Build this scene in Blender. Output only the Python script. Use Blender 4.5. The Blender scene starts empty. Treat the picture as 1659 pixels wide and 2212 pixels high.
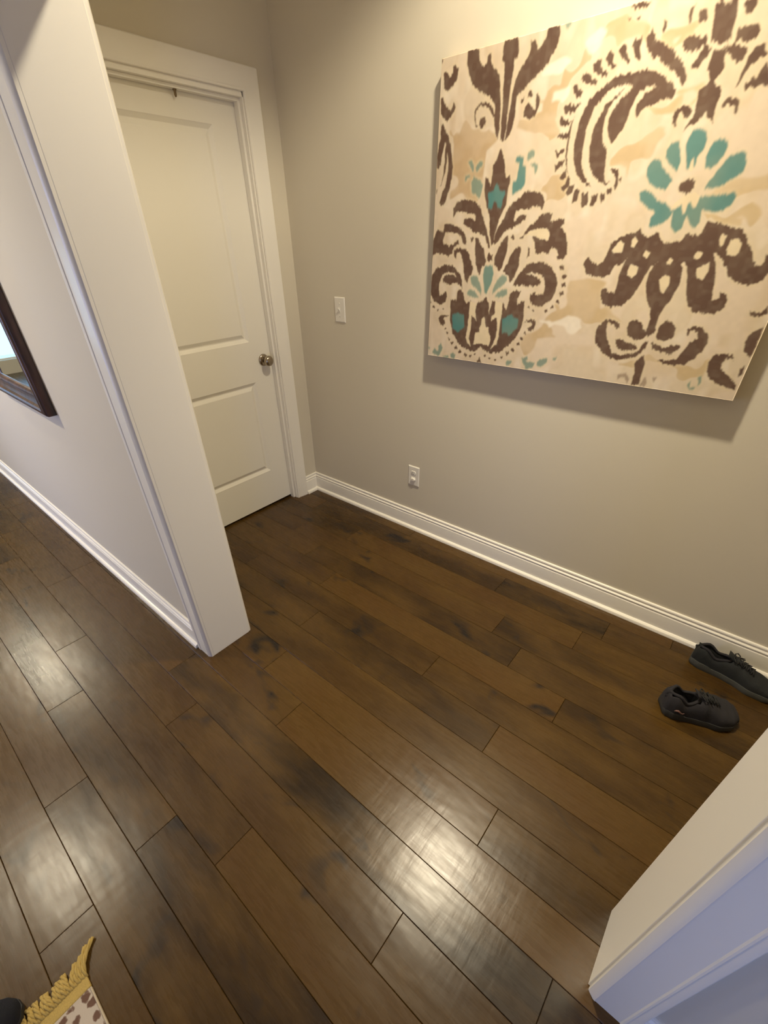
import bpy, bmesh, math, random
import numpy as np
from mathutils import Vector, Matrix
S = bpy.context.scene
C = S.collection
PI = math.pi

# ------------------------------------------------------------------ camera, light, exposure
W_PX, H_PX = 1659.0, 2212.0
cam_d = bpy.data.cameras.new('camera')
cam = bpy.data.objects.new('camera', cam_d); C.objects.link(cam)
cam_d.sensor_fit = 'HORIZONTAL'; cam_d.sensor_width = 36.0
cam_d.lens = 36.0 * 942.43 / W_PX
cam_d.shift_x = 18.69 / W_PX
cam_d.shift_y = 65.50 / W_PX
cam_d.clip_start = 0.02
cam.location = (2.1792, -1.8785, 1.4771)
cam.rotation_euler = (0.9635, 0.0192, 0.7024)
S.camera = cam

S.view_settings.view_transform = 'Standard'
S.view_settings.look = 'None'
S.view_settings.gamma = 1.0
S.view_settings.use_curve_mapping = False
S.view_settings.exposure = 0.62
S.cycles.max_bounces = 12
S.cycles.diffuse_bounces = 6
S.cycles.glossy_bounces = 5

world = bpy.data.worlds.new('world'); S.world = world
world.use_nodes = True
world.node_tree.nodes['Background'].inputs[0].default_value = (0.45, 0.62, 1.0, 1)
world.node_tree.nodes['Background'].inputs[1].default_value = 1.0

CEIL = 2.74
WARM = (1.0, 0.87, 0.63)
DAY = (0.46, 0.55, 1.0)

def spot(name, loc, watts, cone, blend, radius, color=WARM):
    d = bpy.data.lights.new(name, 'SPOT'); d.energy = watts; d.color = color
    d.spot_size = math.radians(cone); d.spot_blend = blend; d.shadow_soft_size = radius
    o = bpy.data.objects.new(name, d); C.objects.link(o); o.location = loc
    return o

def area(name, loc, rot, sx, sy, watts, color):
    d = bpy.data.lights.new(name, 'AREA'); d.shape = 'RECTANGLE'; d.size = sx; d.size_y = sy
    d.energy = watts; d.color = color
    o = bpy.data.objects.new(name, d); C.objects.link(o); o.location = loc; o.rotation_euler = rot
    return o

NOOK_CAN = (1.60, -0.56); HALL_CAN = (-3.1, -1.86); NEAR_CAN = (-0.7, -2.50)
spot('nook_can_light', NOOK_CAN + (CEIL - 0.012,), 78, 140, 0.35, 0.045)          # wide spill of the downlight
spot('nook_can_beam', NOOK_CAN + (CEIL - 0.012,), 92, 84, 1.0, 0.045)             # its inner beam
spot('hall_can_light', HALL_CAN + (CEIL - 0.012,), 130, 150, 0.5, 0.06)
spot('near_can_light', NEAR_CAN + (CEIL - 0.012,), 125, 165, 0.6, 0.08)
area('front_window_daylight', (3.3, -3.36, 0.9), (math.radians(90), 0, 0), 0.9, 1.4, 9, (0.33, 0.45, 1.0))
area('hall_fill_daylight', (-1.1, -3.36, 0.9), (math.radians(90), 0, 0), 0.9, 1.4, 12, DAY)  # added fill: cool light for the hall wall, no known window there
area('end_window_daylight', (-6.06, -2.65, 0.9), (0, math.radians(-90), 0), 1.4, 0.9, 3.5, (0.26, 0.66, 1.0))

# ------------------------------------------------------------------ materials
def newmat(name):
    m = bpy.data.materials.new(name); m.use_nodes = True
    return m, m.node_tree, m.node_tree.nodes['Principled BSDF']

def N(nt, t, **kw):
    n = nt.nodes.new(t)
    for k, v in kw.items(): setattr(n, k, v)
    return n

def simple(name, col, rough=0.5, metal=0.0, bump=0.0, bscale=200.0, var=0.0, spec=None):
    m, nt, b = newmat(name)
    b.inputs['Base Color'].default_value = (*col, 1); b.inputs['Roughness'].default_value = rough
    b.inputs['Metallic'].default_value = metal
    if spec is not None: b.inputs['Specular IOR Level'].default_value = spec
    tc = N(nt, 'ShaderNodeTexCoord')
    nz = N(nt, 'ShaderNodeTexNoise'); nz.inputs['Scale'].default_value = bscale; nz.inputs['Detail'].default_value = 3
    nt.links.new(tc.outputs['Object'], nz.inputs['Vector'])
    if bump:
        bp = N(nt, 'ShaderNodeBump'); bp.inputs['Strength'].default_value = bump; bp.inputs['Distance'].default_value = 0.001
        nt.links.new(nz.outputs['Fac'], bp.inputs['Height']); nt.links.new(bp.outputs['Normal'], b.inputs['Normal'])
    if var:
        cr = N(nt, 'ShaderNodeMix', data_type='RGBA')
        cr.inputs[6].default_value = (*[c * (1 - var) for c in col], 1); cr.inputs[7].default_value = (*[min(1, c * (1 + var)) for c in col], 1)
        nt.links.new(nz.outputs['Fac'], cr.inputs[0]); nt.links.new(cr.outputs[2], b.inputs['Base Color'])
    return m

WALL = simple('greige_wall_paint', (0.66, 0.61, 0.505), 0.62, bump=0.12, bscale=420)
CEILM = simple('ceiling_paint', (0.72, 0.70, 0.66), 0.9, bump=0.1, bscale=300)
TRIM = simple('semigloss_trim_paint', (0.86, 0.83, 0.76), 0.30, bump=0.03, bscale=120)
DOORM = simple('door_paint', (0.83, 0.80, 0.72), 0.36, bump=0.04, bscale=160)
PLATE = simple('ivory_plastic', (0.82, 0.79, 0.72), 0.3, bump=0.01)
SLOT = simple('dark_slot', (0.03, 0.028, 0.025), 0.6)
NICKEL = simple('satin_nickel', (0.42, 0.36, 0.28), 0.22, metal=1.0, bump=0.02)
BRONZE = simple('dark_bronze', (0.22, 0.16, 0.09), 0.4, metal=0.8)
SUBFLOOR = simple('gap_dark', (0.012, 0.008, 0.005), 0.9)

def frame_mat():
    m, nt, b = newmat('dark_walnut_frame')
    tc = N(nt, 'ShaderNodeTexCoord'); mp = N(nt, 'ShaderNodeMapping'); mp.inputs['Scale'].default_value = (30, 30, 4)
    nz = N(nt, 'ShaderNodeTexNoise'); nz.inputs['Scale'].default_value = 1.5; nz.inputs['Detail'].default_value = 6
    cr = N(nt, 'ShaderNodeValToRGB')
    cr.color_ramp.elements[0].position = 0.35; cr.color_ramp.elements[0].color = (0.030, 0.016, 0.012, 1)
    cr.color_ramp.elements[1].position = 0.7; cr.color_ramp.elements[1].color = (0.13, 0.065, 0.045, 1)
    nt.links.new(tc.outputs['Object'], mp.inputs[0]); nt.links.new(mp.outputs[0], nz.inputs['Vector'])
    nt.links.new(nz.outputs['Fac'], cr.inputs[0]); nt.links.new(cr.outputs[0], b.inputs['Base Color'])
    b.inputs['Roughness'].default_value = 0.28
    return m
FRAME = frame_mat()
MIRROR = simple('mirror_glass', (0.85, 0.9, 0.9), 0.02, metal=1.0)

def glass_mat():
    m, nt, b = newmat('window_glass')
    b.inputs['Base Color'].default_value = (0.9, 0.95, 1, 1); b.inputs['Roughness'].default_value = 0.02
    b.inputs['Transmission Weight'].default_value = 1.0; b.inputs['IOR'].default_value = 1.05
    return m
GLASS = glass_mat()

def lamp_mat():
    m, nt, b = newmat('lamp_lens')
    b.inputs['Emission Color'].default_value = (1, 0.85, 0.62, 1); b.inputs['Emission Strength'].default_value = 8
    return m
LAMP = lamp_mat()

def floor_mat():
    m, nt, b = newmat('hand_scraped_dark_wood')
    L = nt.links.new
    at = N(nt, 'ShaderNodeAttribute'); at.attribute_name = 'plank'
    sp = N(nt, 'ShaderNodeSeparateColor'); L(at.outputs['Color'], sp.inputs[0])
    tc = N(nt, 'ShaderNodeTexCoord')
    off = N(nt, 'ShaderNodeVectorMath', operation='MULTIPLY_ADD')
    L(at.outputs['Color'], off.inputs[0]); off.inputs[1].default_value = (9, 23, 31); L(tc.outputs['Object'], off.inputs[2])
    def noise(scale, detail, sc, rough=0.55, dist=0.0):
        mp = N(nt, 'ShaderNodeMapping'); mp.inputs['Scale'].default_value = sc
        L(off.outputs[0], mp.inputs[0])
        nz = N(nt, 'ShaderNodeTexNoise'); nz.inputs['Scale'].default_value = scale; nz.inputs['Detail'].default_value = detail
        nz.inputs['Roughness'].default_value = rough; nz.inputs['Distortion'].default_value = dist
        L(mp.outputs[0], nz.inputs['Vector']); return nz
    def ramp(src, p0, c0, p1, c1):
        r = N(nt, 'ShaderNodeValToRGB'); e = r.color_ramp.elements
        e[0].position = p0; e[0].color = (*c0, 1); e[1].position = p1; e[1].color = (*c1, 1); L(src, r.inputs[0]); return r
    def mix(fac, a, bb, mode='MIX', f=None):
        x = N(nt, 'ShaderNodeMix', data_type='RGBA', blend_type=mode)
        if fac is not None: L(fac, x.inputs[0])
        else: x.inputs[0].default_value = f
        for i, v in ((6, a), (7, bb)):
            if isinstance(v, tuple): x.inputs[i].default_value = (*v, 1)
            else: L(v, x.inputs[i])
        return x.outputs[2]
    tone = ramp(sp.outputs[0], 0.0, (0.020, 0.0108, 0.0034), 1.0, (0.076, 0.0375, 0.0070))
    blot = noise(3.0, 4, (0.9, 2.6, 1))                                  # broad stain variation
    c1 = mix(ramp(blot.outputs['Fac'], 0.36, (0, 0, 0), 0.66, (1, 1, 1)).outputs[0], tone.outputs[0], (0.082, 0.044, 0.0090))
    grain = noise(14, 6, (0.8, 7.5, 1), 0.65, 0.4)
    c2 = mix(None, c1, ramp(grain.outputs['Fac'], 0.3, (0.78, 0.76, 0.74), 0.7, (1.10, 1.09, 1.07)).outputs[0], 'MULTIPLY', 0.6)
    knot = noise(4.2, 2.5, (1.0, 1.8, 1), 0.6, 0.8)
    c3 = mix(ramp(knot.outputs['Fac'], 0.62, (0, 0, 0), 0.73, (1, 1, 1)).outputs[0], c2, (0.016, 0.0105, 0.007))
    spk = noise(26, 3, (0.8, 1.4, 1), 0.7, 1.0)
    figz = noise(1.7, 1.5, (1.0, 1.6, 1), 0.5)                           # gold figure only near the knotty patches
    sm = N(nt, 'ShaderNodeMath', operation='MULTIPLY'); L(ramp(spk.outputs['Fac'], 0.66, (0, 0, 0), 0.80, (0.5, 0.5, 0.5)).outputs[0], sm.inputs[0])
    L(ramp(figz.outputs['Fac'], 0.58, (0, 0, 0), 0.66, (1, 1, 1)).outputs[0], sm.inputs[1])
    c4 = mix(sm.outputs[0], c3, (0.17, 0.088, 0.020))
    L(c4, b.inputs['Base Color'])
    rr = ramp(grain.outputs['Fac'], 0.2, (0.23,) * 3, 0.8, (0.32,) * 3); L(rr.outputs[0], b.inputs['Roughness'])
    b.inputs['Specular IOR Level'].default_value = 0.36
    scr = noise(1, 3, (36, 7, 1), 0.5, 0.3)                              # scraping chatter across the boards
    wav = noise(1, 2, (5, 14, 1), 0.5)
    ad = N(nt, 'ShaderNodeMath', operation='MULTIPLY_ADD'); L(wav.outputs['Fac'], ad.inputs[0]); ad.inputs[1].default_value = 3.2; L(scr.outputs['Fac'], ad.inputs[2])
    ad2 = N(nt, 'ShaderNodeMath', operation='MULTIPLY_ADD'); L(grain.outputs['Fac'], ad2.inputs[0]); ad2.inputs[1].default_value = 0.06; L(ad.outputs[0], ad2.inputs[2])
    bp = N(nt, 'ShaderNodeBump'); bp.inputs['Strength'].default_value = 0.5; bp.inputs['Distance'].default_value = 0.0008
    L(ad2.outputs[0], bp.inputs['Height']); L(bp.outputs['Normal'], b.inputs['Normal'])
    return m
FLOORM = floor_mat()

def print_mat():
    m, nt, b = newmat('printed_canvas')
    at = N(nt, 'ShaderNodeAttribute'); at.attribute_name = 'print'
    nt.links.new(at.outputs['Color'], b.inputs['Base Color']); b.inputs['Roughness'].default_value = 0.75
    b.inputs['Specular IOR Level'].default_value = 0.25
    tc = N(nt, 'ShaderNodeTexCoord'); nz = N(nt, 'ShaderNodeTexNoise'); nz.inputs['Scale'].default_value = 900
    nt.links.new(tc.outputs['Object'], nz.inputs['Vector'])
    bp = N(nt, 'ShaderNodeBump'); bp.inputs['Strength'].default_value = 0.2; bp.inputs['Distance'].default_value = 0.0006
    nt.links.new(nz.outputs['Fac'], bp.inputs['Height']); nt.links.new(bp.outputs['Normal'], b.inputs['Normal'])
    return m
PRINT = print_mat()

# ------------------------------------------------------------------ helpers
def obj(name, bm, mat, parent=None, smooth=False, loc=None, bevel=0.0, autosmooth=None):
    me = bpy.data.meshes.new(name)
    bmesh.ops.recalc_face_normals(bm, faces=bm.faces)
    bm.to_mesh(me); bm.free()
    for m in (mat if isinstance(mat, (list, tuple)) else [mat]): me.materials.append(m)
    if smooth:
        for p in me.polygons: p.use_smooth = True
    if autosmooth is not None:
        for p in me.polygons: p.use_smooth = True
        me.set_sharp_from_angle(angle=math.radians(autosmooth))
    o = bpy.data.objects.new(name, me); C.objects.link(o)
    if parent is not None: o.parent = parent
    if loc is not None: o.location = loc
    if bevel:
        md = o.modifiers.new('bevel', 'BEVEL'); md.width = bevel; md.segments = 2; md.limit_method = 'ANGLE'
    return o

def struct(o):
    o['kind'] = 'structure'; return o

def tag(o, label, cat, group=None):
    o['label'] = label; o['category'] = cat
    if group: o['group'] = group
    return o

def empty(name, loc=(0, 0, 0), rz=0.0):
    o = bpy.data.objects.new(name, None); C.objects.link(o); o.location = loc; o.rotation_euler = (0, 0, rz)
    o.empty_display_size = 0.05
    return o

def box(bm, x0, x1, y0, y1, z0, z1):
    v = [bm.verts.new((x, y, z)) for z in (z0, z1) for y in (y0, y1) for x in (x0, x1)]
    for f in ((0, 1, 3, 2), (4, 6, 7, 5), (0, 4, 5, 1), (2, 3, 7, 6), (0, 2, 6, 4), (1, 5, 7, 3)):
        bm.faces.new([v[i] for i in f])

def boxes(name, lst, mat, parent=None, bevel=0.0):
    bm = bmesh.new()
    for b in lst: box(bm, *b)
    return obj(name, bm, mat, parent, bevel=bevel)

def sweep(bm, pts, prof, out, up=None):
    """prof: (d, h) points; the path runs through pts; at every point out[i] is the 3D vector of one unit of d, up of one unit of h"""
    up = up or Vector((0, 0, 1))
    rings = []
    for p, o in zip(pts, out):
        p = Vector(p); o = Vector(o)
        rings.append([bm.verts.new(p + o * d + up * h) for d, h in prof])
    n = len(prof)
    for a, b in zip(rings[:-1], rings[1:]):
        for i in range(n):
            bm.faces.new((a[i], a[(i + 1) % n], b[(i + 1) % n], b[i]))
    bm.faces.new(rings[0]); bm.faces.new(rings[-1][::-1])

def lathe(bm, prof, seg=32, axis='Z', loc=(0, 0, 0)):
    rings = []
    for r, h in prof:
        ring = []
        for i in range(seg):
            a = 2 * PI * i / seg
            p = (r * math.cos(a), r * math.sin(a), h)
            if axis == 'X': p = (p[2], p[0], p[1])
            ring.append(bm.verts.new((p[0] + loc[0], p[1] + loc[1], p[2] + loc[2])))
        rings.append(ring)
    for a, b in zip(rings[:-1], rings[1:]):
        for i in range(seg): bm.faces.new((a[i], a[(i + 1) % seg], b[(i + 1) % seg], b[i]))
    bm.faces.new(rings[0]); bm.faces.new(rings[-1][::-1])

def tube(bm, pts, r, seg=8):
    rings = []
    pts = [Vector(p) for p in pts]
    for i, p in enumerate(pts):
        t = (pts[min(i + 1, len(pts) - 1)] - pts[max(i - 1, 0)]).normalized()
        a = t.cross(Vector((0, 0, 1)));
        if a.length < 1e-3: a = t.cross(Vector((1, 0, 0)))
        a.normalize(); b = t.cross(a)
        rr = r[i] if isinstance(r, (list, tuple)) else r
        rings.append([bm.verts.new(p + (a * math.cos(2 * PI * k / seg) + b * math.sin(2 * PI * k / seg)) * rr) for k in range(seg)])
    for a, b in zip(rings[:-1], rings[1:]):
        for k in range(seg): bm.faces.new((a[k], a[(k + 1) % seg], b[(k + 1) % seg], b[k]))
    bm.faces.new(rings[0]); bm.faces.new(rings[-1][::-1])

# ------------------------------------------------------------------ structure
XJ, XR = 0.795, 2.3825            # finished faces of the two jambs of the cased opening
YN, YH = -1.190, -1.373           # nook side and hall side of the partition
XE, XW = 4.6, -6.0                # ends of the hall
YB = -3.3                         # far side of the hall
XNK = 3.45                        # right end of the nook
HB = 0.1255                       # baseboard height
ZO = 1.985                        # top of the cased opening
DY0, DY1, DZ = -0.200, -0.965, 1.998   # closet door slab

def floor():
    random.seed(11)
    P = 0.1322; y_first = -0.095
    known = {0: [1.535, 2.054], 1: [0.62, 1.975], 2: [0.30, 1.66, 2.75], 3: [0.55, 1.803, 2.62], 4: [0.806, 2.046],
             5: [0.35, 1.554, 2.72], 6: [0.95, 1.904], 7: [0.52, 2.66], 8: [1.02, 2.034], 9: [0.42, 1.267, 2.60], 10: [-0.35, 0.72, 2.315],
             11: [0.95, 1.961], 12: [0.225, 1.479, 2.75], 13: [0.536, 1.267, 2.45], 14: [-0.1, 0.92, 2.2], 15: [0.30, 1.302], -1: [0.9, 2.3]}
    known_tone = {(10, 1): 0.8, (9, 2): 1.0, (0, 1): 0.05, (5, 1): 0.35}
    bm = bmesh.new(); cl = bm.loops.layers.float_color.new('plank')
    g, bv, t = 0.0004, 0.0012, 0.006
    for k in range(-1, 25):
        y1 = min(y_first - P * k, -0.0) ; y0 = max(y_first - P * (k + 1), YB)
        if y1 - y0 < 0.01: continue
        js = known.get(k, [])
        lo = js[0] if js else 0.7 + random.random()
        hi = js[-1] if js else lo
        L = []
        x = lo
        while x > XW:
            x -= random.uniform(0.75, 1.35); L.append(x)
        Rr = []; x = hi
        while x < XE:
            x += random.uniform(0.75, 1.35); Rr.append(x)
        xs = sorted(set(L + js + ([lo] if not js else []) + Rr))
        xs = [XW] + [q for q in xs if XW + 0.05 < q < XE - 0.05] + [XE]
        for i, (a, b) in enumerate(zip(xs[:-1], xs[1:])):
            tone = random.random() ** 1.2
            if k == 9 and abs(a - 1.267) < 1e-6: tone = 1.0
            if k == 0 and abs(a - 1.535) < 1e-6: tone = 0.0
            col = (tone, random.random(), random.random(), 1)
            zt = random.uniform(-0.0005, 0.0)
            top = [bm.verts.new(p) for p in ((a + g + bv, y0 + g + bv, zt), (b - g - bv, y0 + g + bv, zt), (b - g - bv, y1 - g - bv, zt), (a + g + bv, y1 - g - bv, zt))]
            mid = [bm.verts.new(p) for p in ((a + g, y0 + g, zt - bv), (b - g, y0 + g, zt - bv), (b - g, y1 - g, zt - bv), (a + g, y1 - g, zt - bv))]
            low = [bm.verts.new((v.co.x, v.co.y, -t)) for v in mid]
            fs = [bm.faces.new(top)]
            for q in range(4):
                r = (q + 1) % 4
                fs.append(bm.faces.new((mid[q], mid[r], top[r], top[q])))
                fs.append(bm.faces.new((low[q], low[r], mid[r], mid[q])))
            for f in fs:
                f.material_index = 0
                for lp in f.loops: lp[cl] = col
    n0 = len(bm.verts)
    box(bm, XW - 0.12, XE + 0.12, YB - 0.12, 0.12, -0.06, -t)
    bm.faces.ensure_lookup_table()
    for f in bm.faces[-6:]: f.material_index = 1
    struct(obj('floor', bm, [FLOORM, SUBFLOOR]))
floor()

# walls (each one mesh)
H = CEIL
struct(boxes('wall_back', [(-0.12, XNK + 0.12, 0.0, 0.12, 0, H)], WALL))                       # the wall with the canvas
DO0, DO1, DOZ = DY0 + 0.022, DY1 - 0.022, DZ + 0.022                                            # rough opening in the closet wall
struct(boxes('wall_left', [(-0.12, 0, DO0, 0.0, 0, H), (-0.12, 0, YN, DO1, 0, H), (-0.12, 0, DO1, DO0, DOZ, H)], WALL))
struct(boxes('wall_partition', [(XW, XJ - 0.02, YH, YN, 0, H), (XR + 0.02, XE, YH, YN, 0, H), (XJ - 0.02, XR + 0.02, YH, YN, ZO + 0.02, H)], WALL))
struct(boxes('wall_right', [(XNK, XNK + 0.12, YN, 0.0, 0, H)], WALL))
struct(boxes('wall_hall_end', [(XW - 0.12, XW, YB, -3.12, 0, H), (XW - 0.12, XW, -2.18, YH, 0, H), (XW - 0.12, XW, -3.12, -2.18, 1.62, H), (XW - 0.12, XW, -3.12, -2.18, 0, 0.18)], WALL))
struct(boxes('wall_hall_near', [(XE, XE + 0.12, YB, YH, 0, H)], WALL))
struct(boxes('wall_front', [(XW, -1.57, YB - 0.12, YB, 0, H), (-0.63, 2.83, YB - 0.12, YB, 0, H), (-1.57, -0.63, YB - 0.12, YB, 1.62, H), (-1.57, -0.63, YB - 0.12, YB, 0, 0.18), (3.77, XE, YB - 0.12, YB, 0, H), (2.83, 3.77, YB - 0.12, YB, 1.62, H), (2.83, 3.77, YB - 0.12, YB, 0, 0.18)], WALL))
struct(boxes('ceiling', [(XW - 0.12, XE + 0.12, YB - 0.12, 0.12, H, H + 0.1)], CEILM))

def window(name, horizontal, p0, p1, z0, z1, plane):
    """fixed light with sash and two glazing bars; panes set in the wall opening"""
    root = empty(name, (0, 0, 0)); struct(root)
    def bx(a0, a1, d0, d1, c0, c1):
        return (a0, a1, d0, d1, c0, c1) if horizontal else (d0, d1, a0, a1, c0, c1)
    s = 0.05; d0, d1 = plane
    fr = [bx(p0, p0 + s, d0, d1, z0, z1), bx(p1 - s, p1, d0, d1, z0, z1), bx(p0 + s, p1 - s, d0, d1, z0, z0 + s), bx(p0 + s, p1 - s, d0, d1, z1 - s, z1)]
    mz = (z0 + z1) / 2
    fr += [bx(p0 + s, p1 - s, d0 + .008, d1 - .008, mz - .012, mz + .012)]
    f = boxes('window_frame', fr, TRIM, root, bevel=0.003)
    dm = (d0 + d1) / 2
    g = boxes('window_pane', [bx(p0 + s, p1 - s, dm - .003, dm + .003, z0 + s, mz - .012), bx(p0 + s, p1 - s, dm - .003, dm + .003, mz + .012, z1 - s)], GLASS, root)
window('window_1', True, 2.83, 3.77, 0.18, 1.62, (YB - 0.10, YB - 0.065))
window('window_added', True, -1.57, -0.63, 0.18, 1.62, (YB - 0.10, YB - 0.065))  # added unseen window, put in to go with the hall fill light
window('window_2', False, -3.12, -2.18, 0.18, 1.62, (XW - 0.10, XW - 0.065))

BASE = [(0, 0), (0.0300, 0), (0.0300, 0.007), (0.0270, 0.014), (0.0215, 0.0185), (0.0150, 0.020), (0.0150, 0.086), (0.0142, 0.090), (0.0105, 0.0945),
        (0.0105, 0.0965), (0.0135, 0.0990), (0.0140, 0.1020), (0.0125, 0.1050), (0.0090, 0.1075), (0.0068, 0.1100), (0.0068, 0.1130), (0.0090, 0.1155), (0.0090, 0.1200), (0.0070, 0.1240), (0.0040, 0.1255), (0, 0.1255)]
def baseboard(name, pts, out):
    bm = bmesh.new(); sweep(bm, pts, BASE, out)
    return struct(obj(name, bm, TRIM, autosmooth=25))
CO = 0.0                                                                                        # casing positions in the nook corner
YC0 = -0.1111                                                                                  # outer edge of the closet casing
baseboard('baseboard_back', [(0, YC0, 0), (0, 0, 0), (XNK, 0, 0), (XNK, YN, 0)], [(1, 0, 0), (1, -1, 0), (-1, -1, 0), (-1, 0, 0)])
baseboard('baseboard_left', [(XW, YH, 0), (XJ - 0.098, YH, 0)], [(0, -1, 0), (0, -1, 0)])
baseboard('baseboard_right', [(XR + 0.098, YH, 0), (XE, YH, 0)], [(0, -1, 0), (0, -1, 0)])
baseboard('baseboard_partition', [(0.0, YN, 0), (XJ - 0.098, YN, 0)], [(0, 1, 0), (0, 1, 0)])
baseboard('baseboard_partition_right', [(XR + 0.098, YN, 0), (XNK, YN, 0)], [(0, 1, 0), (0, 1, 0)])
baseboard('baseboard_front', [(XW, YB, 0), (XE, YB, 0)], [(0, 1, 0), (0, 1, 0)])

# casing profile: (across from inner edge, out of the wall)
CAS = [(0.0, 0.0), (0.0, 0.012), (0.003, 0.0165), (0.008, 0.0185), (0.013, 0.0175), (0.0165, 0.0135), (0.022, 0.0125), (0.060, 0.0150), (0.066, 0.0165), (0.0705, 0.0205),
       (0.075, 0.0225), (0.080, 0.0230), (0.0850, 0.0215), (0.0885, 0.0175), (0.0885, 0.0)]
def casing_frame(name, a0, a1, ztop, place, mat=TRIM, parent=None, cas=CAS, k=1.0):
    """three sided casing: a0 left inner edge, a1 right inner edge; place(a, z, d) -> 3D"""
    bm = bmesh.new()
    corners = [(a0, 0.0, -1, 0), (a0, ztop, -1, 1), (a1, ztop, 1, 1), (a1, 0.0, 1, 0)]
    rings = []
    for a, z, sa, sz in corners:
        rings.append([bm.verts.new(place(a + sa * w * k, z + sz * w * k, d)) for w, d in cas])
    n = len(cas)
    for A, B in zip(rings[:-1], rings[1:]):
        for i in range(n): bm.faces.new((A[i], A[(i + 1) % n], B[(i + 1) % n], B[i]))
    bm.faces.new(rings[0]); bm.faces.new(rings[-1][::-1])
    return obj(name, bm, mat, parent, autosmooth=22)

# cased opening: jamb lining and a casing on either side
struct(boxes('trim_1', [(XJ - 0.02, XJ, YH, YN, 0, ZO), (XR, XR + 0.02, YH, YN, 0, ZO), (XJ - 0.02, XR + 0.02, YH, YN, ZO, ZO + 0.02)], TRIM, bevel=0.0015))
CASH = [(w, d) for w, d in CAS]
FLATC = [(0.0, 0.0), (0.0, 0.0085), (0.003, 0.0115), (0.0125, 0.0180), (0.0165, 0.0190), (0.0200, 0.0180), (0.072, 0.0180), (0.0745, 0.0200), (0.0775, 0.0205), (0.0800, 0.0190), (0.0860, 0.0205), (0.0920, 0.0200), (0.0950, 0.0165), (0.0950, 0.0)]
t2 = struct(casing_frame('trim_2', XJ - 0.0005, XR + 0.004, ZO + 0.003, lambda a, z, d: (a, YH - d, z), cas=FLATC))
t3 = struct(casing_frame('trim_3', XJ - 0.003, XR + 0.004, ZO + 0.003, lambda a, z, d: (a, YN + d, z), cas=FLATC))

# ------------------------------------------------------------------ closet door
DCAS = [(0.0, 0.0), (0.0, 0.010), (0.002, 0.0125), (0.006, 0.0135), (0.010, 0.0125), (0.013, 0.0120), (0.055, 0.0185), (0.068, 0.0205), (0.078, 0.0205), (0.0813, 0.0175), (0.0813, 0.0)]
struct(casing_frame('trim_4', DY0 + 0.008, DY1 - 0.008, DZ + 0.020, lambda a, z, d: (d, a, z), cas=[(-w, d) for w, d in DCAS]) if False else
       casing_frame('trim_4', DY1 - 0.008, DY0 + 0.008, DZ + 0.021, lambda a, z, d: (d, a, z), cas=DCAS))
XF = -0.052                                                                                     # face of the slab
struct(boxes('trim_5', [(-0.12, 0.0, DY0 + 0.003, DO0, 0, DOZ), (-0.12, 0.0, DO1, DY1 - 0.003, 0, DOZ), (-0.12, 0.0, DO1, DO0, DZ + 0.003, DOZ),
                        (XF + 0.002, XF + 0.032, DY0 - 0.009, DY0 + 0.003, 0, DZ + 0.003), (XF + 0.002, XF + 0.032, DY1 - 0.003, DY1 + 0.009, 0, DZ + 0.003),
                        (XF + 0.002, XF + 0.032, DY1 + 0.009, DY0 - 0.009, DZ - 0.009, DZ + 0.003)], TRIM, bevel=0.0012))

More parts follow.
